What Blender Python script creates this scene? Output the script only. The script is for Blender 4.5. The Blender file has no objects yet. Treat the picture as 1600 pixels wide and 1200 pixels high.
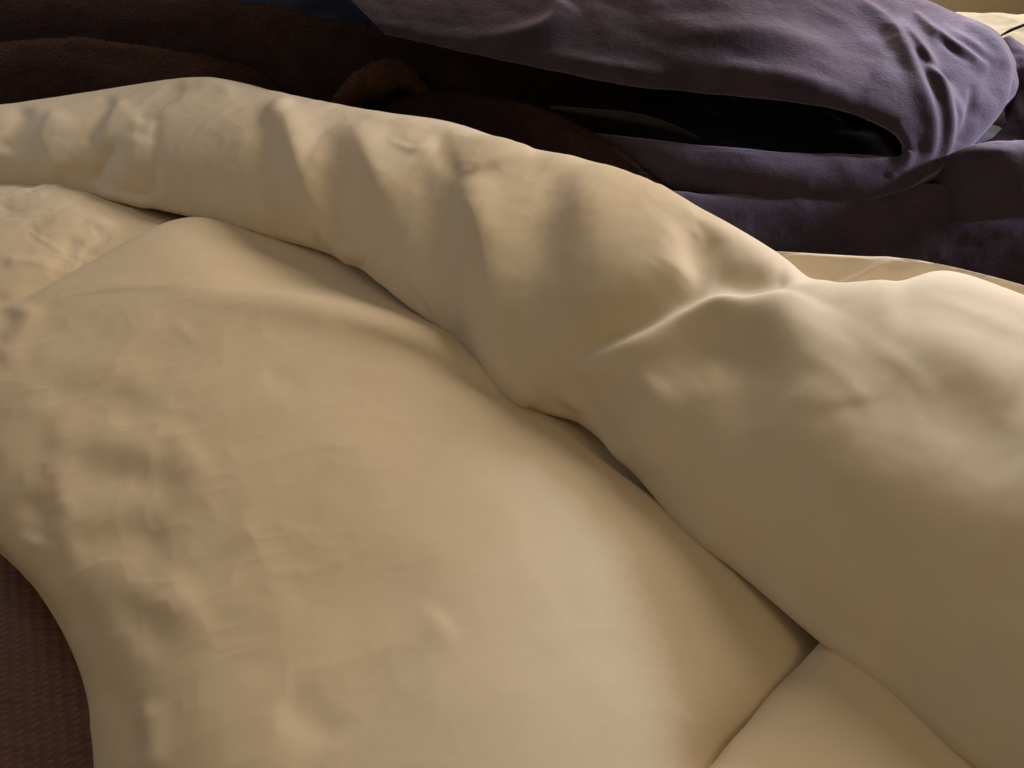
import bpy, math, random
import numpy as np
from mathutils import Vector, Matrix

# ------------------------------------------------------------------ camera
S = bpy.context.scene
F = 1208.0                       # focal length in pixels of a 1600 px wide picture
PITCH = math.radians(38.0)
CAM = np.array([0.0, 0.0, 0.60])
cp, sp = math.cos(PITCH), math.sin(PITCH)
RIGHT = np.array([1.0, 0, 0]); UP = np.array([0, sp, cp]); FWD = np.array([0, cp, -sp])
cd = bpy.data.cameras.new('camera'); cam = bpy.data.objects.new('camera', cd)
S.collection.objects.link(cam); S.camera = cam
cd.sensor_width = 36.0; cd.lens = 36.0 * F / 1600.0
cd.clip_start = 0.01; cd.clip_end = 50
cam.location = CAM; cam.rotation_euler = (math.pi / 2 - PITCH, 0, 0)

# ------------------------------------------------------------------ light of the room, with added fill lamps
w = bpy.data.worlds.new('World'); S.world = w; w.use_nodes = True
bg = w.node_tree.nodes['Background']
bg.inputs[0].default_value = (1.0, 0.77, 0.50, 1); bg.inputs[1].default_value = 0.185
def lamp(name, loc, aim, size, power, col):
    l = bpy.data.lights.new(name, 'AREA'); l.shape = 'DISK'; l.size = size
    l.energy = power; l.color = col
    o = bpy.data.objects.new(name, l); S.collection.objects.link(o)
    o.location = loc
    o.rotation_euler = (Vector(aim) - Vector(loc)).to_track_quat('-Z', 'Y').to_euler()
    return o
lamp('ceiling_lamp', (1.35, 2.5, 1.32), (0.0, 0.7, 0.0), 1.6, 62.0, (1.0, 0.825, 0.63))
lamp('front_fill', (1.3, -0.9, 1.7), (0.0, 0.8, 0.0), 1.0, 4.5, (1.0, 0.72, 0.42))  # added warm fill from the front, models the shaded faces of the roll
lamp('cool_left_fill', (-1.8, 1.7, 0.95), (-0.5, 1.3, 0.1), 0.5, 2.8, (0.66, 0.78, 1.0))  # added cool fill, brings a bluish tint to the left end
sl = bpy.data.lights.new('bedside_lamp', 'SPOT'); sl.energy = 85.0; sl.color = (0.72, 0.80, 1.0)
sl.spot_size = math.radians(31); sl.spot_blend = 1.0; sl.shadow_soft_size = 0.10
so = bpy.data.objects.new('bedside_lamp', sl); S.collection.objects.link(so)
so.location = (1.10, 1.85, 0.90)
so.rotation_euler = (Vector((0.63, 0.95, 0.27)) - Vector(so.location)).to_track_quat('-Z', 'Y').to_euler()
rl = bpy.data.lights.new('drape_fill_spot', 'SPOT'); rl.energy = 190.0; rl.color = (0.82, 0.84, 1.0)  # added fill spot from the right, brightens only the purple drape
rl.spot_size = math.radians(30); rl.spot_blend = 1.0; rl.shadow_soft_size = 0.08
ro = bpy.data.objects.new('drape_fill_spot', rl); S.collection.objects.link(ro); ro.location = (1.72, 1.12, 0.66)
ro.rotation_euler = (Vector((0.82, 1.27, 0.24)) - Vector(ro.location)).to_track_quat('-Z', 'Y').to_euler()
S.view_settings.view_transform = 'Standard'; S.view_settings.look = 'None'
S.view_settings.exposure = 0.0; S.view_settings.gamma = 1.0

# ------------------------------------------------------------------ geometry helpers
def ray(px, py):
    return FWD + RIGHT * ((px - 800.0) / F) + UP * ((600.0 - py) / F)
def PZ(px, py, z):                                   # point of that sight line at height z
    d = ray(px, py); return CAM + d * ((z - CAM[2]) / d[2])
def PY(px, py, y):                                   # point of that sight line at distance y
    d = ray(px, py); return CAM + d * (y / d[1])
def project(V):
    D = V - CAM
    x = D @ RIGHT; y = D @ UP; z = np.maximum(D @ FWD, 1e-3)
    return 800 + F * x / z, 600 - F * y / z
def cr(ctrl, m):                                     # Catmull-Rom along axis 0, knots spaced by distance
    c = np.asarray(ctrl, float); n = len(c)
    d = np.linalg.norm(np.diff(c, axis=0), axis=-1).reshape(n - 1, -1).mean(1) ** .6 + 1e-6
    k = np.concatenate([[0], np.cumsum(d)]); sl_ = np.diff(c, axis=0) / d.reshape((-1,) + (1,) * (c.ndim - 1))
    D = d.reshape((-1,) + (1,) * (c.ndim - 1))
    T = np.concatenate([sl_[:1], (sl_[:-1] * D[1:] + sl_[1:] * D[:-1]) / (D[1:] + D[:-1]), sl_[-1:]])
    t = np.linspace(0, k[-1], m); i = np.clip(np.searchsorted(k, t, side='right') - 1, 0, n - 2)
    f = ((t - k[i]) / d[i]).reshape((-1,) + (1,) * (c.ndim - 1)); h = D[i]
    return ((2 * f ** 3 - 3 * f ** 2 + 1) * c[i] + (f ** 3 - 2 * f ** 2 + f) * h * T[i]
            + (3 * f ** 2 - 2 * f ** 3) * c[i + 1] + (f ** 3 - f ** 2) * h * T[i + 1])
def patch(net, nu, nv):                              # net[u][v] of world points -> smooth grid
    g = cr(np.asarray(net, float), nu)
    return cr(g.transpose(1, 0, 2), nv).transpose(1, 0, 2)
def normals(G, flip=1):
    du = np.gradient(G, axis=0); dv = np.gradient(G, axis=1)
    n = np.cross(du, dv) * flip
    return n / np.maximum(np.linalg.norm(n, axis=2, keepdims=True), 1e-12)
_tab = {}
def vnoise(x, y, seed):
    if seed not in _tab:
        _tab[seed] = np.random.RandomState(seed).rand(256, 256) * 2 - 1
    T = _tab[seed]
    xi = np.floor(x).astype(int); yi = np.floor(y).astype(int)
    fx = x - xi; fy = y - yi
    fx = fx ** 3 * (fx * (fx * 6 - 15) + 10); fy = fy ** 3 * (fy * (fy * 6 - 15) + 10)
    a = T[xi & 255, yi & 255]; b = T[(xi + 1) & 255, yi & 255]
    c = T[xi & 255, (yi + 1) & 255]; d = T[(xi + 1) & 255, (yi + 1) & 255]
    return (a * (1 - fx) + b * fx) * (1 - fy) + (c * (1 - fx) + d * fx) * fy
def fbm(x, y, seed, oct=4, gain=0.5):
    s = 0; a = 1
    for k in range(oct):
        s = s + a * vnoise(x * 2 ** k + 17.3 * k, y * 2 ** k - 9.1 * k, seed + k); a *= gain
    return s
def ridged(x, y, seed, oct=4, gain=0.5):
    s = 0; a = 1
    for k in range(oct):
        s = s + a * (1 - np.abs(vnoise(x * 2 ** k + 3.7 * k, y * 2 ** k + 5.9 * k, seed + k)) * 2.2); a *= gain
    return s
def sm(a, b, x):
    t = np.clip((x - a) / (b - a), 0, 1); return t * t * (3 - 2 * t)

def crumple(x, y, seed, oct=2):                      # flat facets that meet in soft creases
    s = 0; a = 1
    for k in range(oct):
        n = vnoise(x * 2 ** k + 3.7 * k, y * 2 ** k + 5.9 * k, seed + k)
        s = s - a * np.sqrt(n * n + 0.0005); a *= 0.5
    return s

class Cloth:
    """A smooth sheet or sleeve of cloth into which folds are pressed, in metres along its normal."""
    def __init__(self, G, flip=1):
        self.G = G; self.flip = flip; self.refresh()
    def refresh(self):
        self.N = normals(self.G, self.flip)
        self.x, self.y = project(self.G)
        v = CAM - self.G; v = v / np.linalg.norm(v, axis=2, keepdims=True)
        self.face = sm(-0.15, 0.15, (v * self.N).sum(2))
    def apply(self, H):
        g = self.G
        for _ in range(12):                       # push along the normals of a smoothed sheet: no tangles
            g = g.copy(); g[1:-1] = (g[:-2] + 2 * g[1:-1] + g[2:]) / 4; g[:, 1:-1] = (g[:, :-2] + 2 * g[:, 1:-1] + g[:, 2:]) / 4
        self.G = self.G + normals(g, self.flip) * H[..., None]; self.refresh()
    def fold(self, pts, amp, w, kind='ridge', w2=None, taper=0.25):
        q_ = [tuple(p_) + (1.0, 1.0)[len(p_) - 2:] for p_ in pts]     # x, y, strength, breadth
        p4 = cr(np.asarray(q_, float), 8 * len(pts)); p = p4[:, :2]
        if len(pts[0]) > 2: taper = min(taper, 0.08)
        best = np.full(self.x.shape, 1e9); arc = np.zeros_like(best); side = np.zeros_like(best)
        L = np.concatenate([[0], np.cumsum(np.linalg.norm(np.diff(p, axis=0), axis=1))]); L /= L[-1]
        m = 4 * max(w, w2 or 0)
        sel = ((self.x > p[:, 0].min() - m) & (self.x < p[:, 0].max() + m) &
               (self.y > p[:, 1].min() - m) & (self.y < p[:, 1].max() + m) & (self.face > 0))
        X = self.x[sel]; Y = self.y[sel]; b = best[sel]; ar = arc[sel]; sd = side[sel]
        if len(X) == 0: return np.zeros_like(self.x)
        for k in range(len(p) - 1):
            ax, ay = p[k]; bx, by = p[k + 1] - p[k]
            l2 = bx * bx + by * by + 1e-9
            t = np.clip(((X - ax) * bx + (Y - ay) * by) / l2, 0, 1)
            dx = X - ax - t * bx; dy = Y - ay - t * by
            d = np.hypot(dx, dy); u = d < b
            b = np.where(u, d, b); ar = np.where(u, L[k] + t * (L[k + 1] - L[k]), ar)
            sd = np.where(u, np.sign(bx * dy - by * dx), sd)
        ka = np.interp(ar, L, np.clip(p4[:, 2], 0, None)); kw = np.interp(ar, L, np.maximum(p4[:, 3], .1))
        b = b / kw; amp = amp * ka
        tp = sm(-1e-3, taper, ar) * sm(-1e-3, taper, 1 - ar) if taper > 0 else 1.0
        if kind == 'ridge': h = np.exp(-(b / w) ** 2)
        elif kind == 'wave': h = np.exp(-(b / np.where(sd > 0, w, w2 or w)) ** 2)
        elif kind == 'sharp': h = np.exp(-b / w)
        else:                                     # 'step': right side of the stroke stands proud
            ww = np.where(sd > 0, w, w2 or w)
            h = np.where(sd > 0, 1.0, 0.0) * np.exp(-b / ww) * (1 - np.exp(-b / 2.0)) - np.where(sd <= 0, 0.35, 0.0) * np.exp(-b / ww) * (1 - np.exp(-b / 2.0))
        H = np.zeros_like(self.x); H[sel] = amp * h * tp * self.face[sel]
        return H
    def folds(self, lst, k=1.0, blur=5):
        H = np.zeros_like(self.x)
        for f in lst: H = H + self.fold(*f[:3], **(f[3] if len(f) > 3 else {}))
        for _ in range(blur):
            H[1:-1] = (H[:-2] + 2 * H[1:-1] + H[2:]) / 4; H[:, 1:-1] = (H[:, :-2] + 2 * H[:, 1:-1] + H[:, 2:]) / 4
        self.apply(H * k)
    def mask(self, cx, cy, rx, ry, soft=0.5):
        r = np.hypot((self.x - cx) / rx, (self.y - cy) / ry); return 1 - sm(1 - soft, 1 + soft, r)

WV = lambda p, a, w, w2, t=.2: (p, a, w, dict(kind='wave', w2=w2, taper=t))
C = S.collection
def thing(name, label, cat, loc, group=None):
    o = bpy.data.objects.new(name, None); C.objects.link(o); o.location = loc
    o.empty_display_size = 0.05
    o['label'] = label; o['category'] = cat
    if group: o['group'] = group
    return o
def mesh_obj(name, V, Fc, mat, parent=None, smooth=True):
    V = np.asarray(V, float)
    if parent: V = V - np.array(parent.location)
    me = bpy.data.meshes.new(name)
    me.vertices.add(len(V)); me.vertices.foreach_set('co', V.astype(np.float32).ravel())
    Fc = np.asarray(Fc, np.int32); n, k = Fc.shape
    me.loops.add(n * k); me.loops.foreach_set('vertex_index', Fc.ravel())
    me.polygons.add(n); me.polygons.foreach_set('loop_start', np.arange(0, n * k, k, dtype=np.int32))
    me.polygons.foreach_set('loop_total', np.full(n, k, np.int32))
    me.polygons.foreach_set('use_smooth', np.full(n, smooth))
    me.update(calc_edges=True); me.validate()
    me.materials.append(mat)
    o = bpy.data.objects.new(name, me); C.objects.link(o)
    if parent: o.parent = parent
    return o
def grid_obj(name, G, mat, parent=None, flip=1, wrap_v=False):
    nu, nv = G.shape[:2]
    idx = np.arange(nu * nv).reshape(nu, nv)
    if wrap_v: idx = np.concatenate([idx, idx[:, :1]], axis=1)
    a, b, c, d = idx[:-1, :-1], idx[1:, :-1], idx[1:, 1:], idx[:-1, 1:]
    q = np.stack([a, b, c, d], -1).reshape(-1, 4)
    if flip < 0: q = q[:, ::-1]
    return mesh_obj(name, G.reshape(-1, 3), q, mat, parent)

# ------------------------------------------------------------------ materials
def cloth_mat(name, col, col2, rough=0.9, sheen=0.1, sheen_tint=(1, 1, 1), weave=700, bump=0.25, mid=45, midb=0.1, mott=7, stretch=(1, 1, 1), fine=0.0):
    m = bpy.data.materials.new(name); m.use_nodes = True
    nt = m.node_tree; N = nt.nodes; Lk = nt.links
    b = N['Principled BSDF']; b.inputs['Roughness'].default_value = rough
    b.inputs['Specular IOR Level'].default_value = 0.2
    b.inputs['Sheen Weight'].default_value = sheen; b.inputs['Sheen Roughness'].default_value = 0.5
    b.inputs['Sheen Tint'].default_value = (*sheen_tint, 1)
    tc = N.new('ShaderNodeTexCoord'); mp = N.new('ShaderNodeMapping'); mp.inputs['Scale'].default_value = stretch
    Lk.new(tc.outputs['Object'], mp.inputs['Vector'])
    def noise(s, det, rgh, vec):
        n = N.new('ShaderNodeTexNoise'); n.inputs['Scale'].default_value = s; n.inputs['Detail'].default_value = det
        n.inputs['Roughness'].default_value = rgh; Lk.new(vec, n.inputs['Vector']); return n
    n1 = noise(mott, 5, 0.6, tc.outputs['Object'])
    n2 = noise(weave, 2, 0.7, mp.outputs['Vector'])
    n3 = noise(mid, 6, 0.55, tc.outputs['Object'])
    mx = N.new('ShaderNodeMix'); mx.data_type = 'RGBA'
    mx.inputs['A'].default_value = (*col, 1); mx.inputs['B'].default_value = (*col2, 1)
    add = N.new('ShaderNodeMath'); add.operation = 'MULTIPLY_ADD'
    Lk.new(n2.outputs['Fac'], add.inputs[0]); add.inputs[1].default_value = fine
    Lk.new(n1.outputs['Fac'], add.inputs[2])
    rm = N.new('ShaderNodeMapRange'); rm.inputs['From Min'].default_value = 0.3 + fine / 2; rm.inputs['From Max'].default_value = 0.7 + fine / 2
    Lk.new(add.outputs[0], rm.inputs['Value']); Lk.new(rm.outputs[0], mx.inputs['Factor'])
    Lk.new(mx.outputs['Result'], b.inputs['Base Color'])
    b1 = N.new('ShaderNodeBump'); b1.inputs['Strength'].default_value = midb; b1.inputs['Distance'].default_value = 0.01
    Lk.new(n3.outputs['Fac'], b1.inputs['Height'])
    b2 = N.new('ShaderNodeBump'); b2.inputs['Strength'].default_value = bump; b2.inputs['Distance'].default_value = 0.0008
    Lk.new(n2.outputs['Fac'], b2.inputs['Height']); Lk.new(b1.outputs['Normal'], b2.inputs['Normal'])
    Lk.new(b2.outputs['Normal'], b.inputs['Normal'])
    return m
COTTON = cloth_mat('cream_cotton', (0.74, 0.65, 0.515), (0.69, 0.595, 0.455), sheen=0.08, weave=1400, bump=0.22, mid=30, midb=0.04, fine=0.9)
COTTON2 = cloth_mat('cream_cotton_sheet', (0.74, 0.64, 0.495), (0.69, 0.585, 0.44), sheen=0.05, weave=1400, bump=0.22, mid=30, midb=0.04, fine=0.9)
FLEECE = cloth_mat('brown_fleece', (0.026, 0.012, 0.012), (0.012, 0.006, 0.006), sheen=0.30, sheen_tint=(0.55, 0.25, 0.15), weave=420, bump=1.0, mid=160, midb=0.5, mott=25, fine=0.6)
FLEECE_LIT = cloth_mat('lit_brown_fleece', (0.11, 0.05, 0.034), (0.04, 0.018, 0.013), sheen=0.5, sheen_tint=(0.6, 0.3, 0.18), weave=420, bump=1.0, mid=160, midb=0.5, mott=40, fine=0.6)  # same fleece in a lighter brown: lit tone put into the colour
JERSEY = cloth_mat('purple_jersey', (0.036, 0.025, 0.037), (0.020, 0.014, 0.022), sheen=0.5, sheen_tint=(0.58, 0.48, 0.62), weave=520, bump=0.9, mid=90, midb=0.12, mott=18, stretch=(0.35, 1, 1), fine=1.0)
PILLOW = cloth_mat('white_pillow_cotton', (0.50, 0.49, 0.45), (0.47, 0.46, 0.42), weave=1400, bump=0.22)
NAVY = cloth_mat('navy_trim', (0.03, 0.035, 0.08), (0.03, 0.03, 0.07))
MATT = cloth_mat('grey_futon_cotton', (0.22, 0.17, 0.16), (0.18, 0.14, 0.13), weave=600, bump=0.4)

# ------------------------------------------------------------------ setting
def simple_mat(name, col, rough=0.7):
    m = bpy.data.materials.new(name); m.use_nodes = True
    b = m.node_tree.nodes['Principled BSDF']; b.inputs['Base Color'].default_value = (*col, 1); b.inputs['Roughness'].default_value = rough
    return m, m.node_tree, b
m, nt, b = simple_mat('dark_woven_mat', (0.1, 0.03, 0.02), 0.55)
N = nt.nodes; Lk = nt.links
tc = N.new('ShaderNodeTexCoord'); mp = N.new('ShaderNodeMapping'); mp.inputs['Rotation'].default_value = (0, 0, math.radians(-28)); mp.inputs['Scale'].default_value = (22, 170, 1)
no = N.new('ShaderNodeTexNoise'); no.inputs['Scale'].default_value = 1.0; no.inputs['Detail'].default_value = 6; no.inputs['Roughness'].default_value = 0.65
ra = N.new('ShaderNodeValToRGB'); ra.color_ramp.elements[0].position = 0.3; ra.color_ramp.elements[0].color = (0.09, 0.032, 0.014, 1)
ra.color_ramp.elements[1].position = 0.72; ra.color_ramp.elements[1].color = (0.19, 0.075, 0.034, 1)
Lk.new(tc.outputs['Object'], mp.inputs['Vector']); Lk.new(mp.outputs['Vector'], no.inputs['Vector']); Lk.new(no.outputs['Fac'], ra.inputs['Fac']); Lk.new(ra.outputs['Color'], b.inputs['Base Color'])
wv = []
for ang, sc in ((-28, 42.0), (62, 26.0)):              # woven strands crossing each other
    m2 = N.new('ShaderNodeMapping'); m2.inputs['Rotation'].default_value = (0, 0, math.radians(ang))
    wt = N.new('ShaderNodeTexWave'); wt.bands_direction = 'Y'; wt.inputs['Scale'].default_value = sc; wt.inputs['Distortion'].default_value = 1.2; wt.inputs['Detail'].default_value = 3; wt.inputs['Detail Scale'].default_value = 2
    Lk.new(tc.outputs['Object'], m2.inputs['Vector']); Lk.new(m2.outputs['Vector'], wt.inputs['Vector']); wv.append(wt)
mm = N.new('ShaderNodeMath'); mm.operation = 'MULTIPLY'; Lk.new(wv[0].outputs['Fac'], mm.inputs[0]); Lk.new(wv[1].outputs['Fac'], mm.inputs[1])
ma = N.new('ShaderNodeMath'); ma.operation = 'MULTIPLY_ADD'; ma.inputs[1].default_value = 0.6; Lk.new(mm.outputs[0], ma.inputs[0]); Lk.new(no.outputs['Fac'], ma.inputs[2])
mr = N.new('ShaderNodeMath'); mr.operation = 'MULTIPLY_ADD'; mr.inputs[1].default_value = 0.3; mr.inputs[2].default_value = -0.07; Lk.new(mm.outputs[0], mr.inputs[0])
m3 = N.new('ShaderNodeMath'); m3.operation = 'ADD'; Lk.new(no.outputs['Fac'], m3.inputs[0]); Lk.new(mr.outputs[0], m3.inputs[1]); Lk.new(m3.outputs[0], ra.inputs['Fac'])
bu = N.new('ShaderNodeBump'); bu.inputs['Strength'].default_value = 0.7; bu.inputs['Distance'].default_value = 0.002
Lk.new(ma.outputs[0], bu.inputs['Height']); Lk.new(bu.outputs['Normal'], b.inputs['Normal'])
FLOOR = m
DARK = cloth_mat('shaded_jersey', (0.030, 0.036, 0.060), (0.020, 0.024, 0.042), sheen=0.0)  # blanket layer in the hollow, shade put into its colour
WALL, nt, b = simple_mat('beige_wall', (0.42, 0.38, 0.25), 0.9)
ZF = -0.112
o = mesh_obj('floor', [(-3, -2, ZF), (3.5, -2, ZF), (3.5, 2.9, ZF), (-3, 2.9, ZF)], [(0, 1, 2, 3)], FLOOR); o['kind'] = 'structure'
o = mesh_obj('wall', [(-3, 2.9, ZF), (3.5, 2.9, ZF), (3.5, 2.9, 2.4), (-3, 2.9, 2.4)], [(0, 3, 2, 1)], WALL); o['kind'] = 'structure'

# ------------------------------------------------------------------ the futon under everything
EA = PZ(0, 880, -0.08)[:2]; EB = PZ(110, 985, -0.08)[:2]
ed = (EB - EA) / np.linalg.norm(EB - EA); en = np.array([-ed[1], ed[0]]); EA = EA + en * 0.016
futon = thing('futon', 'grey edged futon mattress lying on the dark floor beneath the cream quilt', 'mattress', (EA[0] + en[0] * .6, EA[1] + en[1] * .6, ZF))
prof = [(0.75, -0.055), (0.05, -0.055), (0.015, -0.057), (0.003, -0.066), (0.0, -0.085), (0.005, -0.098), (0.02, -0.109), (0.75, -0.110)]
us = np.linspace(-1.7, 1.7, 70)
G = np.array([[np.append(EA + ed * u + en * a, z + 0.004 * math.sin(u * 23) * (a < 0.1)) for a, z in cr(prof, 40)] for u in us])
grid_obj('mattress_side', G, MATT, futon, flip=-1)
far = [(0.74, -0.056), (1.4, -0.056), (1.45, -0.075), (1.45, -0.098), (1.4, -0.110), (0.74, -0.110)]
G = np.array([[np.append(EA + ed * u + en * a, z) for a, z in cr(far, 30)] for u in us])
grid_obj('mattress_body', G, MATT, futon, flip=1)

# ------------------------------------------------------------------ lower quilt
quilt = thing('quilt', 'cream cotton quilt spread flat in front, under the rolled duvet', 'quilt', tuple(PZ(500, 760, -0.05)))
rows = [
 [(175,1450,-.06),(230,1430,-.005),(340,1420,.02),(600,1420,.035),(850,1420,.035),(1000,1420,.02),(1080,1420,-.005),(1150,1440,-.03)],
 [(150,1200,-.05),(205,1190,0),(320,1185,.03),(600,1180,.045),(850,1190,.045),(1010,1195,.03),(1100,1200,.003),(1170,1210,-.03)],
 [(124,1050,-.04),(175,1035,.005),(300,1020,.034),(600,1000,.046),(900,1000,.042),(1100,1010,.026),(1225,1035,.003),(1300,1050,-.03)],
 [(50,912,-.02),(110,890,.015),(260,870,.037),(560,840,.048),(860,830,.038),(1040,850,.023),(1160,880,.002),(1260,900,-.018)],
 [(-60,800,-.015),(20,740,.02),(220,710,.042),(500,690,.051),(760,690,.036),(900,720,.022),(990,760,.007),(1060,790,-.012)],
 [(-130,690,-.0),(-30,620,.03),(180,590,.046),(430,570,.053),(640,580,.042),(760,610,.022),(850,650,.005),(930,690,-.010)],
 [(-180,600,.0),(-60,530,.035),(90,470,.05),(300,458,.058),(480,472,.057),(600,497,.05),(710,531,.032),(800,570,-.002)],
 [(-185,590,.0),(-62,525,.032),(84,465,.050),(299,440,.058),(488,461,.030),(610,484,.012),(722,521,-.002),(808,566,-.012)],
 [(-190,565,.0),(-70,520,.028),(62,468,.046),(292,405,.052),(455,420,.008),(565,440,-.012),(668,484,-.022),(768,545,-.024)],
 [(-200,550,-.01),(-85,515,.018),(20,478,.03),(270,345,.03),(390,356,.008),(480,380,-.006),(562,410,-.02),(665,475,-.03)],
]
net = [[PZ(*p) for p in r] for r in rows]
net = [r + [r[-1] + np.array([.035, .035, -.006]), r[-1] + np.array([.09, .09, -.02])] for r in net]
net = [[r[0] + np.array([0.02, 0.02, -0.06])] + [r[0] + np.array([0.002, 0.002, -0.028])] + r for r in net]
last = [p + np.array([0.0, 0.012, -0.022]) for p in net[-1]]
net.append(last); net.append([p + np.array([0.02, -0.03, -0.03]) for p in last])
q = Cloth(patch(net, 520, 520), 1)
if (q.N[..., 2].mean() < 0): q.flip = -1; q.refresh()
X, Y = q.G[..., 0], q.G[..., 1]
wx = X + 0.014 * fbm(X * 9, Y * 9, 11, 2); wy = Y + 0.014 * fbm(X * 9, Y * 9, 21, 2)
left = np.clip(1.0 * q.mask(40, 760, 330, 330, .6) + 0.5 * q.mask(300, 950, 350, 300, .6), 0, 1)
H = 0.003 * fbm(X * 6, Y * 6, 31, 2)
H += left * (0.0013 * fbm(wx * 11, wy * 11, 41, 2, .45))
H += (0.0009 + 0.0017 * left) * crumple(wx * 8 + wy * 3, wy * 11 - wx * 4, 61, 3)
q.apply(H * q.face)
q.folds([
 WV([(250,455,0),(330,455,.3),(420,462,.8),(540,482,1),(640,508,1),(714,534,.7)], .008, 30, 9),
 WV([(50,470),(38,510),(0,570)], .008, 26, 20), ([(20,480),(10,510),(-15,540)], -.007, 20),
 ([(40,600),(130,622),(250,640)], -.007, 30), WV([(40,560),(130,575),(250,595)], .005, 40, 30),
 WV([(60,690),(150,690),(260,705)], .007, 26, 34), ([(100,740),(190,745),(300,760)], -.006, 26),
 ([(85,700),(92,760),(112,820)], .004, 16), ([(40,770),(60,810),(50,850)], -.008, 22),
 WV([(235,630),(290,710),(345,790)], .006, 44, 22, .5),
 ([(100,860),(180,840),(270,840)], -.007, 28), WV([(150,890),(220,925),(310,975)], .004, 26, 22, .5),
 ([(170,920),(230,985),(290,1040)], -.006, 30, dict(taper=.5)), ([(100,920),(125,960),(130,1010)], -.006, 24, dict(taper=.5)),
 WV([(220,860),(290,945),(330,1030)], .004, 30, 22, .5), ([(140,1080),(190,1100),(215,1200)], -.006, 26),
 ([(225,1090),(232,1150),(240,1220)], .006, 24),
 WV([(395,860),(430,930),(500,1010)], .0035, 60, 24, .5), WV([(640,940),(690,980),(712,1032)], .004, 30, 12, .5),
 ([(270,500),(290,520),(310,540)], .002, 10), ([(410,590),(440,590),(470,610)], -.003, 18),
 WV([(470,800),(600,830),(720,900)], .003, 60, 40), ([(430,1100),(480,1120),(520,1170)], -.004, 34),
 WV([(480,610),(560,700),(640,760)], .003, 50, 60),
], .52)
grid_obj('top_panel', q.G, COTTON2, quilt, flip=q.flip)
# rumpled corner of the quilt at the far left, below the fold line
rows = [
 [(-200,300,.0),(0,280,.0),(120,282,.0),(220,312,-.01),(330,350,-.03)],
 [(-200,325,.03),(0,300,.036),(105,306,.032),(190,336,.012),(300,360,-.005)],
 [(-200,400,.035),(0,370,.04),(90,365,.034),(180,372,.016),(260,385,-.0)],
 [(-200,480,.03),(0,440,.03),(60,430,.026),(130,430,.010),(200,430,-.005)],
 [(-200,560,.01),(-20,510,.01),(40,490,.005),(110,470,-.01),(180,470,-.03)],
]
k = Cloth(patch([[PZ(*p) for p in r] for r in rows], 180, 200), 1)
if (k.N[..., 2].mean() < 0): k.flip = -1; k.refresh()
X, Y = k.G[..., 0], k.G[..., 1]
wx = X + 0.03 * fbm(X * 9, Y * 9, 111, 3); wy = Y + 0.03 * fbm(X * 9, Y * 9, 121, 3)
k.apply(0.004 * fbm(wx * 12, wy * 12, 131, 3) + 0.0006 * ridged(wx * 22, wy * 22, 141, 2))
k.folds([([(105,360),(108,390),(90,425)], -.003, 12), ([(60,350),(100,345),(190,350)], .005, 8),
         ([(0,410),(50,412),(90,420)], .005, 8)])
grid_obj('rumpled_corner', k.G, COTTON2, quilt, flip=k.flip)
# overlapping flap at the near right
rows = [
 [(1350,940,.0),(1375,955,.01),(1430,985,.012),(1700,1130,.0)],
 [(1287,997,.0),(1312,1003,.011),(1380,1030,.014),(1700,1190,.003)],
 [(1230,1060,.0),(1256,1066,.014),(1340,1100,.02),(1700,1290,.004)],
 [(1165,1135,.0),(1192,1140,.016),(1290,1175,.025),(1720,1370,.005)],
 [(1108,1200,.0),(1136,1206,.016),(1260,1250,.027),(1750,1460,.005)],
 [(1000,1330,.0),(1030,1340,.016),(1200,1400,.025),(1800,1600,.0)],
]
net = [[PZ(*p) for p in r] for r in rows]
net = [[r[0] + np.array([.03, .005, -.03]), r[0] + np.array([.004, 0, -.012])] + r for r in net]
k = Cloth(patch(net, 200, 160), 1)
if (k.N[..., 2].mean() < 0): k.flip = -1; k.refresh()
X, Y = k.G[..., 0], k.G[..., 1]
k.apply(0.002 * fbm(X * 12, Y * 12, 151, 3))
grid_obj('overlapping_flap', k.G, COTTON2, quilt, flip=k.flip)

# ------------------------------------------------------------------ rolled cloth: a ridge with a front foot line and a crest line
PROF = [(.30,-.03),(.08,-.01),(.0,.07),(.015,.22),(.10,.48),(.28,.74),(.52,.92),(.78,1.0),(1.0,1.0),(1.18,.86),(1.33,.56),(1.40,.2),(1.38,-.03)]
def roll(B, Cr, nu, nv, prof=PROF):
    net = []
    for b, c in zip(B, Cr):
        b = np.asarray(b); c = np.asarray(c); base = b[2] - .07 * (c[2] - b[2])
        net.append([np.array([*(b[:2] + (c[:2] - b[:2]) * h), base + (c[2] - base) * z]) for h, z in prof])
    k = Cloth(patch(net, nu, nv), 1)
    mid = k.N[:, int(nv * .5)]
    if (mid[..., 2].mean() < 0): k.flip = -1; k.refresh()
    return k

duvet = thing('duvet', 'thick cream duvet rolled into a diagonal ridge across the quilt', 'duvet', tuple(PZ(800, 500, 0.0)))
B = [(-640,300,.01),(-170,288,.01),(0,291,.01),(140,306,.012),(260,330,.012),(400,365,.012),(545,408,.01),(640,480,.01),(708,531,.01),(775,600,.01),(835,640,.01),(925,668,.01),(987,737,.012),(1060,812,.012),(1160,892,.012),(1285,998,.012),(1390,1077,.012),(1530,1205,.012),(1760,1400,.012),(2200,1750,.012),(2500,2100,.0)]
Cc = [(-640,205,.09),(-170,176,.10),(0,163,.11),(150,142,.12),(310,121,.15),(455,150,.15),(590,174,.155),(700,192,.16),(810,230,.165),(900,250,.17),(1000,284,.175),(1090,325,.18),(1200,395,.17),(1285,458,.165),(1390,446,.185),(1480,432,.195),(1600,470,.195),(1740,530,.195),(1950,640,.19),(2450,830,.16),(2750,1150,.08)]
d = roll([PZ(*p) for p in B], [PZ(*p) for p in Cc], 760, 380)
X, Y, Z = d.G[..., 0], d.G[..., 1], d.G[..., 2]
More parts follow.
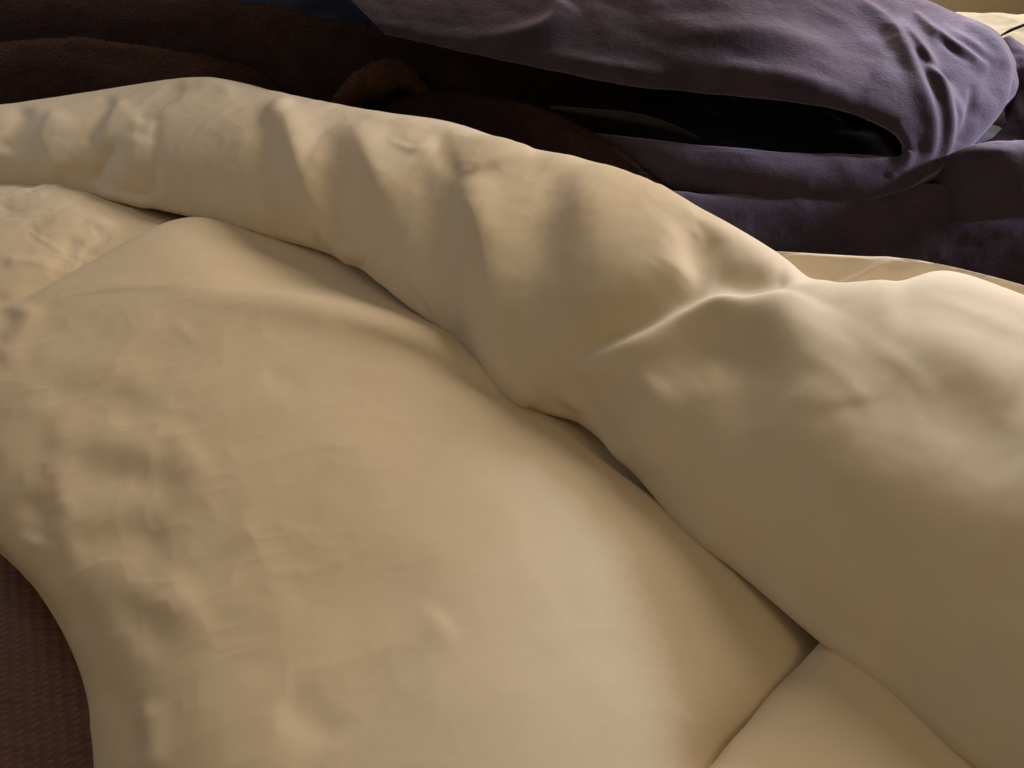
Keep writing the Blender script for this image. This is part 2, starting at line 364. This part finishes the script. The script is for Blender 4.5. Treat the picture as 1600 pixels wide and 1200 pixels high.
aa = (X - Y) * .707; bb = (X + Y) * .707 + Z
wx = aa + 0.008 * fbm(aa * 10, bb * 10, 211, 2); wy = bb + 0.008 * fbm(aa * 10, bb * 10, 221, 2)
up = d.mask(650, 260, 620, 200, .6)
H = 0.0025 * fbm(aa * 7, bb * 5, 231, 2) + 0.0006 * fbm(wx * 18, wy * 12, 241, 3)
H += (0.0018 * up + 0.0010) * crumple(wx * 12 + wy * 3, wy * 6, 251, 3) * sm(1000, 650, d.y)
d.apply(H * d.face)
d.folds([
 # far left end: gathered pleats and seams
 WV([(40,160),(22,200),(0,240)], -0.0108, 14, 20), WV([(95,165),(76,195),(67,215),(78,245),(98,285)], 0.0097, 9, 34),
 WV([(180,148),(156,182),(136,232)], -0.0097, 12, 9), WV([(195,152),(172,190),(152,235)], 0.0065, 10, 24),
 WV([(292,128),(250,160),(208,192)], -0.0086, 12, 8), ([(186,220),(164,248),(144,292)], -0.0130, 8, dict(kind='sharp')),
 ([(246,165),(241,230),(243,318)], -0.0065, 6, dict(kind='sharp', taper=.2)), ([(215,205),(205,250),(195,290)], 0.0065, 18),
 ([(148,300),(190,306),(245,322)], 0.0086, 9), ([(180,296),(210,302),(240,308)], -0.0054, 5),
 ([(300,134),(335,131),(370,148)], 0.0043, 10),
 # pleats down the front, each steep on its left and easy on its right; x, y, strength, breadth
 WV([(436,146,0,.6),(446,195,1,.8),(462,270,1,1),(500,340,1.1,.6),(530,380,1.2,.4),(566,414,1.1,.35)], .014, 32, 40),
 ([(400,150,0,.6),(416,220,1,1),(445,300,.7,1.1),(490,370,.2,1)], -.008, 26), ([(412,190,.2),(430,172,1),(455,155,.2)], .006, 9),
 WV([(548,176,0,.5),(562,235,1,.9),(588,310,.9,1.2),(625,390,.4,1),(670,470,0,1)], .011, 46, 46),
 ([(500,190,0),(525,240,1),(560,320,.6),(610,400,0)], -.006, 26),
 ([(648,215,.0,.6),(662,290,1,1),(690,380,1,1.2),(730,480,.4,1),(770,560,0,.8)], -.011, 44),
 WV([(712,262,.1,.4),(738,325,1,.8),(752,420,1,1),(780,510,.5,1.1),(830,590,0,1)], .016, 36, 56),
 WV([(682,192,0,.6),(690,235,1,1),(715,272,.3,.8)], -.007, 20, 22), WV([(712,274,.3),(770,256,1),(835,232,.2)], .009, 12, 36),
 WV([(898,248,0,.6),(912,320,1,.9),(908,410,1,1),(888,490,.6,1.1),(850,570,0,1)], .017, 62, 100),
 ([(855,240,0,.6),(864,310,1,.9),(862,420,1,1.1),(848,510,.7,1.3),(825,580,0,1.2)], -.010, 44),
 ([(1068,310,.2,.6),(1090,370,1.2,1),(1096,425,1,1),(1050,470,1,1),(975,520,.8,.9),(890,565,.2,.7)], -.020, 36),
 WV([(870,585,.1,.8),(940,558,.8,.9),(1010,523,1,1),(1060,489,1,1),(1110,470,1,1),(1160,474,1,1.3),(1220,471,1,1.5),(1290,464,.8,1.6),(1420,446,.2,1.6)], .018, 40, 15),
 ([(1115,415,.2),(1165,437,1),(1235,440,.5)], -.018, 28),
 ([(1010,610,.1,.8),(1060,550,.8,1),(1120,530,1,1),(1165,560,1,1.1),(1180,640,.5,1),(1190,720,0,.8)], -.022, 60),
 WV([(1240,464,0,.6),(1222,520,1,.9),(1210,590,1,1),(1212,665,.6,1),(1250,740,0,1)], .016, 58, 100),
 WV([(1195,630,.1,.8),(1270,708,.9,1),(1350,755,1,1),(1440,815,.8,1.2),(1560,910,.3,1.5)], .011, 60, 80),
 WV([(722,390,.1),(752,490,.8),(790,575,1),(834,634,.8)], .014, 30, 9, .05),
 ([(865,614),(900,635),(930,666),(985,735)], .006, 14),
 ([(855,627),(885,640),(920,652)], -.004, 9),
 ([(1000,560,0),(1010,650,1),(1020,740,.3)], .007, 40),
 ([(1420,560,0),(1500,640,1),(1600,730,.6)], -.0035, 60), ([(1400,500,0),(1470,540,1),(1600,610,.8)], .005, 50),
 ([(980,760,.3),(1090,840,1),(1240,970,1),(1400,1090,.8),(1540,1200,.5)], .005, 26),
], 1.0)
d.folds([                                            # crisp creases on top of the soft folds
 WV([(442,165,0),(452,220,.6),(470,285,1),(500,340,1),(530,380,1),(566,416,.8)], .0055, 5, 26),
 WV([(722,300,0),(740,335,1),(752,380,1),(766,450,.8),(790,540,0)], .005, 6, 30),
 WV([(722,385,0),(750,480,1),(772,540,1),(800,590,1),(836,636,.6)], .006, 5, 22),
 WV([(716,272,.2),(770,256,1),(836,231,.3)], .004, 4, 26), WV([(413,191,.3),(432,172,1),(458,154,.3)], .004, 4, 20),
 WV([(585,330,0),(620,400,.8),(670,470,1),(706,528,.6)], .004, 6, 26),
 WV([(965,520,0),(1020,600,.8),(1000,680,.6),(1030,780,0)], .003, 16, 40),
 WV([(545,185,0),(575,250,1),(600,320,.6),(612,370,0)], .003, 8, 24), WV([(1080,330,0),(1104,372,1),(1098,420,0)], -.003, 8, 16),
 ([(600,215,0),(640,232,1),(690,226,0)], .002, 6),
 ([(1300,500,0),(1400,560,1),(1480,640,0)], .0012, 14), ([(1240,540,0),(1330,600,1),(1390,700,0)], .0010, 14), ([(1420,455,0),(1520,490,1),(1620,530,.5)], .0016, 14),
], 1.0, 2)
grid_obj('rolled_fold', d.G, COTTON, duvet, flip=d.flip)
# its far side spreading out behind the ridge at the right
B = [(1120,470,.02),(1230,475,.05),(1330,480,.06),(1430,490,.07),(1520,520,.07),(1600,560,.07),(1800,640,.05),(2200,760,.03)]
Cc = [(1100,390,.07),(1205,393,.10),(1330,400,.105),(1420,405,.115),(1500,420,.12),(1600,446,.12),(1800,510,.11),(2200,620,.08)]
k = roll([PY(b[0], b[1] + 12, PZ(*c)[1] - .06) for b, c in zip(B, Cc)], [PZ(*p) for p in Cc], 300, 140,
         [(.4,-.03),(.1,.0),(0,.07),(.15,.25),(.35,.45),(.6,.68),(.82,.88),(1,1),(1.12,.93),(1.3,.5),(1.4,-.03)])
k.folds([([(1290,450),(1350,430),(1400,405)], .006, 10), ([(1330,455),(1400,440),(1480,432)], -.006, 8), ([(1440,425),(1500,440),(1590,480)], .004, 9)])
X, Y = k.G[..., 0], k.G[..., 1]
k.apply(k.face * (.0012 * fbm(X * 25, Y * 25, 301, 2) + .004 * crumple(X * 18, Y * 26, 311, 2)))
grid_obj('far_layer', k.G, COTTON, duvet, flip=k.flip)

# ------------------------------------------------------------------ purple jersey blanket
jersey = thing('jersey_blanket', 'dusty purple jersey blanket bunched with its thick fold at upper right', 'blanket', tuple(PZ(1400, 330, -0.03)))
def tube(sp, nu, nv, squash=1.0, lean=0.0):
    PR = cr([np.append(PY(a, b_, y), r) for a, b_, y, r in sp], nu); P = PR[:, :3]; R = PR[:, 3]
    T = np.gradient(P, axis=0); T /= np.linalg.norm(T, axis=1, keepdims=True)
    ref = FWD / np.linalg.norm(FWD)
    A = ref - T * (T @ ref)[:, None]; A /= np.linalg.norm(A, axis=1, keepdims=True)
    Bn = np.cross(T, A)
    th = np.linspace(0, 2 * np.pi, nv, endpoint=False)
    G = P[:, None] + R[:, None, None] * (np.cos(th)[None, :, None] * A[:, None] * squash + np.sin(th)[None, :, None] * Bn[:, None])
    G = G + lean * ((G - P[:, None]) @ UP + 0.7 * R[:, None])[..., None] * np.array([0.0, 1.0, 0.0])
    k = Cloth(G, 1)
    out = (k.N * (G - P[:, None])).sum(2).mean()
    if out < 0: k.flip = -1; k.refresh()
    return k
def cap_tube(name, k, mat, parent):
    G = k.G; c0 = G[0].mean(0); c1 = G[-1].mean(0)
    G = np.concatenate([np.broadcast_to(c0, G[:1].shape) + (G[:1] - c0) * .02, c0 + (G[:1] - c0) * .7, G, c1 + (G[-1:] - c1) * .7, c1 + (G[-1:] - c1) * .02])
    return grid_obj(name, G, mat, parent, flip=k.flip, wrap_v=True)
def fuzz(k, amp, s, seed):
    G = k.G; a = G[..., 0] + G[..., 1] * .3; b_ = G[..., 2] + G[..., 1] * .7
    k.apply(amp * fbm(a * s, b_ * s, seed, 3, .6))
# the big drape: a sheet that runs right along the upper layer, turns round the fold and comes back below
UI = [(600,52,1.48),(800,95,1.38),(1000,132,1.28),(1200,152,1.215),(1320,172,1.18),(1385,197,1.16),(1408,216,1.15),(1416,232,1.145),(1410,246,1.14),(1340,243,1.15),(1150,229,1.18),(1000,216,1.24),(860,202,1.36),(720,180,1.52)]
UO = [(420,-130,1.85),(660,-130,1.75),(930,-120,1.62),(1190,-100,1.52),(1390,-20,1.44),(1490,20,1.38),(1565,62,1.34),(1592,130,1.30),(1535,205,1.22),(1415,306,1.125),(1200,336,1.13),(1000,328,1.19),(860,292,1.30),(720,262,1.46)]
net = []
for (ax, ay, aY), (bx, by, bY) in zip(UI, UO):
    col = []
    h = math.hypot(bx - ax, by - ay); ux, uy = (bx - ax) / h, (by - ay) / h
    col.append(PY(ax + ux * 26, ay + uy * 26, aY + .12)); col.append(PY(ax + ux * 7, ay + uy * 7, aY + .035)); col.append(PY(ax, ay, aY))
    for v in (.07, .2, .4, .6, .8, .93):
        col.append(PY(ax + (bx - ax) * v, ay + (by - ay) * v, aY + (bY - aY) * v - min(.0011 * h, .2) * .22 * math.sin(math.pi * v) ** .6))
    col.append(PY(bx, by, bY)); col.append(PY(bx - ux * 14, by - uy * 14, bY + .10)); col.append(PY(bx - ux * 50, by - uy * 50, bY + .14))
    net.append(col)
t = Cloth(patch(net, 900, 420), 1)
if ((t.N * (CAM - t.G)).sum(2).mean() < 0): t.flip = -1; t.refresh()
fuzz(t, .0025, 9, 401)
t.folds([
 WV([(1330,-10,.2,.6),(1395,45,1,.9),(1432,120,1,1),(1455,190,1,1),(1450,240,.8,.8),(1400,285,.3,.8)], .007, 14, 10),
 WV([(1395,20,.2,.7),(1440,80,1,1),(1470,140,1,1),(1482,195,1,1),(1466,245,.8,.8),(1400,296,.3,.8)], .008, 11, 9),
 WV([(1425,15,.2,.6),(1470,58,1,1),(1512,88,1,1),(1548,112,.4,1)], .006, 9, 7),
 WV([(1440,95,0),(1475,135,1),(1500,180,.8),(1490,235,.2)], .003, 9, 9), WV([(1470,40,.3),(1520,72,1),(1556,104,.6)], .004, 7, 7),
 ([(1424,78,0),(1455,106,1),(1490,135,0)], -.005, 7),
 ([(1460,56,.3),(1490,80,1),(1520,100,.3)], -.006, 5),
 WV([(1500,30,.3),(1545,62,.8),(1568,110,1),(1558,160,1),(1528,198,1),(1490,240,.7),(1440,285,.3)], .010, 14, 9),
 ([(1578,70,.3),(1586,120,1),(1574,172,1),(1545,205,.4)], -.008, 8), ([(1520,130,.3),(1516,175,1),(1490,225,.5)], -.005, 7),
 WV([(1398,190,.3),(1420,225,1),(1416,250,1),(1385,278,.4)], .006, 8, 9),
 ([(1030,100,0),(1150,112,1),(1260,130,1),(1350,160,0)], .006, 18), ([(980,30,0),(1100,50,1),(1250,55,.6),(1340,80,0)], .006, 22),
 ([(1180,5,0),(1280,40,1),(1380,110,.3)], -.007, 30), ([(700,70,0),(860,40,1),(890,0,.6)], .010, 16), ([(820,85,0),(930,105,1),(1050,118,0)], .006, 14),
 ([(1000,260,0),(1200,275,1),(1350,270,0)], .005, 22), ([(1340,310,0),(1420,288,1),(1470,250,.3)], .004, 6),
], 1.3, 2)
grid_obj('folded_drape', t.G, JERSEY, jersey, flip=t.flip)
# outer lap at the far right edge
t = tube([(1560,70,1.40,.02),(1590,110,1.36,.032),(1610,150,1.32,.04),(1615,195,1.27,.04),(1580,235,1.25,.035),(1500,262,1.24,.03)], 160, 100)
fuzz(t, .0015, 20, 411)
t.folds([([(1575,70),(1588,150),(1597,205)], .006, 6), ([(1590,120),(1600,170),(1590,215)], -.006, 6)])
cap_tube('outer_lap', t, JERSEY, jersey)
# lower lump at the right
B = [(1385,345),(1410,345),(1450,345),(1520,345),(1600,340),(1760,350)]
Cc = [(1388,330),(1415,308),(1458,268),(1512,230),(1600,221),(1760,225)]
k = roll([PY(*p, y) for p, y in zip(B, (1.20, 1.17, 1.12, 1.06, 1.04, 1.04))], [PY(*p, y) for p, y in zip(Cc, (1.26, 1.22, 1.16, 1.12, 1.11, 1.11))], 240, 140)
fuzz(k, .0015, 18, 421)
k.folds([([(1450,262),(1520,240),(1600,238)], .004, 10), ([(1480,300),(1540,280),(1600,275)], -.005, 12)])
grid_obj('lower_lump', k.G, JERSEY, jersey, flip=k.flip)
# lowest layer lying against the duvet
B = [(900,380),(1050,410),(1200,440),(1400,450),(1600,480),(1850,520)]
Cc = [(900,290),(1060,300),(1200,302),(1400,290),(1600,280),(1850,285)]
k = roll([PY(*p, 1.07) for p in B], [PY(*p, 1.13) for p in Cc], 320, 160)
fuzz(k, .002, 14, 431)
k.folds([([(1480,318),(1530,308),(1600,314)], .006, 8), ([(1500,345),(1560,330),(1600,320)], -.006, 12), ([(1500,375),(1560,358),(1610,350)], .005, 10),
         ([(1300,345),(1400,330),(1480,300)], .005, 20), ([(1340,400),(1420,390),(1500,400)], .004, 24)])
grid_obj('bottom_layer', k.G, JERSEY, jersey, flip=k.flip)
# spread behind and beneath the folds, its dark colour standing in for shade
rows = [[(-2.0,1.5,.02),(-.6,1.42,.02),(0,1.3,.03),(.5,1.12,.03),(1.3,1.1,.03)],
        [(-2.0,1.8,.06),(-.6,1.75,.06),(0,1.55,.06),(.5,1.28,.06),(1.3,1.25,.05)],
        [(-2.0,2.0,.2),(-.6,1.95,.2),(0,1.75,.2),(.5,1.45,.16),(1.15,1.42,.04)],
        [(-2.0,2.1,.32),(-.6,2.05,.32),(0,1.85,.30),(.5,1.52,.20),(1.1,1.48,.03)],
        [(-2.0,2.3,.30),(-.6,2.2,.28),(0,2.0,.26),(.5,1.6,.14),(1.1,1.52,.0)]]
k = Cloth(patch(rows, 160, 300), 1)
if (k.N[..., 2].mean() < 0): k.flip = -1; k.refresh()
fuzz(k, .012, 8, 441)
k.folds([([(255,-15),(290,18),(350,42),(440,60)], .03, 16, dict(taper=.15)), ([(620,5),(720,20),(790,45),(830,60)], .02, 14)])
grid_obj('spread_layer', k.G, DARK, jersey, flip=k.flip)

# ------------------------------------------------------------------ brown fleece blanket
fleece = thing('fleece_blanket', 'dark brown fluffy fleece blanket heaped behind the duvet at upper left', 'blanket', tuple(PY(400, 170, 1.62)))
PILE = []
def fleece_roll(name, B, Cc, yb, yc, nu, nv, seed, strokes=()):
    yb = np.broadcast_to(yb, len(B)); yc = np.broadcast_to(yc, len(B))
    k = roll([PY(*p, y) for p, y in zip(B, yb)], [PY(*p, y) for p, y in zip(Cc, yc)], nu, nv)
    fuzz(k, .005, 7, seed); fuzz(k, .0005, 150, seed + 5); PILE.append(k)
    if strokes: k.folds(list(strokes))
    return grid_obj(name, k.G, FLEECE, fleece, flip=k.flip)
fleece_roll('left_fold', [(-180,205),(0,200),(120,190),(200,180),(330,170),(400,180),(450,190),(500,205)],
            [(-180,78),(0,66),(120,62),(200,70),(330,87),(400,112),(450,146),(490,180)], 1.55, 1.68, 320, 160, 501,
            [([(0,72),(120,68),(200,76),(300,90)], .006, 8), ([(110,110),(200,100),(320,115)], -.006, 20)])
fleece_roll('long_fold', [(-200,110),(60,120),(250,130),(400,140),(520,160),(640,170),(760,180),(880,190),(1000,210)],
            [(-200,-60),(60,-45),(260,-18),(400,6),(490,22),(600,45),(720,65),(850,88),(990,118)], [1.80,1.76,1.72,1.68,1.62,1.56,1.50,1.44,1.38], [1.96,1.92,1.86,1.80,1.74,1.68,1.62,1.54,1.46], 340, 160, 521,
            [([(480,40),(600,62),(720,80)], .006, 10), ([(330,20),(400,70),(470,120)], -.01, 22), ([(390,20),(440,70),(500,110)], .008, 20)])
fleece_roll('front_fold', [(570,200),(640,215),(720,240),(800,275),(900,305),(990,322),(1060,330)],
            [(588,176),(640,155),(690,149),(760,157),(830,170),(930,212),(1050,300)], [1.50,1.48,1.43,1.35,1.24,1.16,1.12], [1.54,1.53,1.50,1.44,1.36,1.26,1.16], 340, 140, 541,
            [([(620,165),(690,155),(780,165),(870,180)], .005, 6)])
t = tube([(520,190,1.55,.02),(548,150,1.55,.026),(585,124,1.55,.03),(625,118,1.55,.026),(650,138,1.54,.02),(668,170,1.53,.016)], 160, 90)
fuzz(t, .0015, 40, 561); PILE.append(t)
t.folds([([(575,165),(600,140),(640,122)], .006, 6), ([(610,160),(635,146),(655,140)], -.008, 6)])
o = cap_tube('tufted_fold', t, FLEECE_LIT, fleece); o['label'] = 'small tufted fold of the fleece standing up behind the duvet, coloured lighter as if lit'
rs = np.random.RandomState(7); PV = []
for k in PILE:                                        # short fibres standing on the fleece
    P_ = k.G.reshape(-1, 3); N_ = k.N.reshape(-1, 3); ok = np.where(k.face.ravel() > .05)[0]
    pick = rs.choice(ok, min(len(ok), 26000 if k is not PILE[-1] else 9000), replace=False)
    dr = N_[pick] + rs.normal(0, .55, (len(pick), 3)); dr /= np.linalg.norm(dr, axis=1, keepdims=True)
    sd_ = np.cross(dr, rs.normal(0, 1, (len(pick), 3))); sd_ /= np.linalg.norm(sd_, axis=1, keepdims=True)
    ln = rs.uniform(.0025, .006, (len(pick), 1)); b0 = P_[pick]
    PV.append(np.stack([b0 - sd_ * .0005, b0 + sd_ * .0005, b0 + dr * ln], 1).reshape(-1, 3))
PV = np.concatenate(PV)
o = mesh_obj('pile', PV, np.arange(len(PV)).reshape(-1, 3), FLEECE, fleece, smooth=False); o['kind'] = 'stuff'
# pale binding along the far rim of the fleece
t = tube([(860,168,1.345,.003),(930,176,1.33,.006),(1000,186,1.31,.008),(1050,200,1.29,.006),(1095,218,1.27,.002)], 100, 24)
TRIM = cloth_mat('grey_binding', (0.03, 0.028, 0.027), (0.02, 0.019, 0.019))
cap_tube('binding', t, TRIM, fleece)

# ------------------------------------------------------------------ white pillow far right
pc = PY(1600, 75, 1.72); pillow = thing('pillow', 'white pillow with a thin navy line, behind the purple blanket', 'pillow', (pc[0], pc[1], 0.0))
n = 120; a = np.linspace(-1, 1, n)
def pillow_half(s):
    U, Vv = np.meshgrid(a, a, indexing='ij')
    h = (np.clip(1 - np.abs(U) ** 2.6, 0, 1) * np.clip(1 - np.abs(Vv) ** 2.6, 0, 1)) ** .55
    px_ = U * .36 * (1 - .06 * Vv ** 2); py_ = Vv * .24 * (1 - .06 * U ** 2)
    return np.stack([pc[0] + px_, pc[1] + .06 + py_, .09 + s * .10 * h + .006 * fbm(U * 4, Vv * 4, 601, 3) * h], -1)
grid_obj('pillow_top', pillow_half(1), PILLOW, pillow, flip=1)
grid_obj('pillow_underside', pillow_half(-.9), PILLOW, pillow, flip=-1)
t = tube([(1560,58,1.62,.0012),(1578,48,1.62,.003),(1600,39,1.62,.003),(1640,22,1.62,.003)], 60, 12)
cap_tube('navy_line', t, NAVY, pillow)
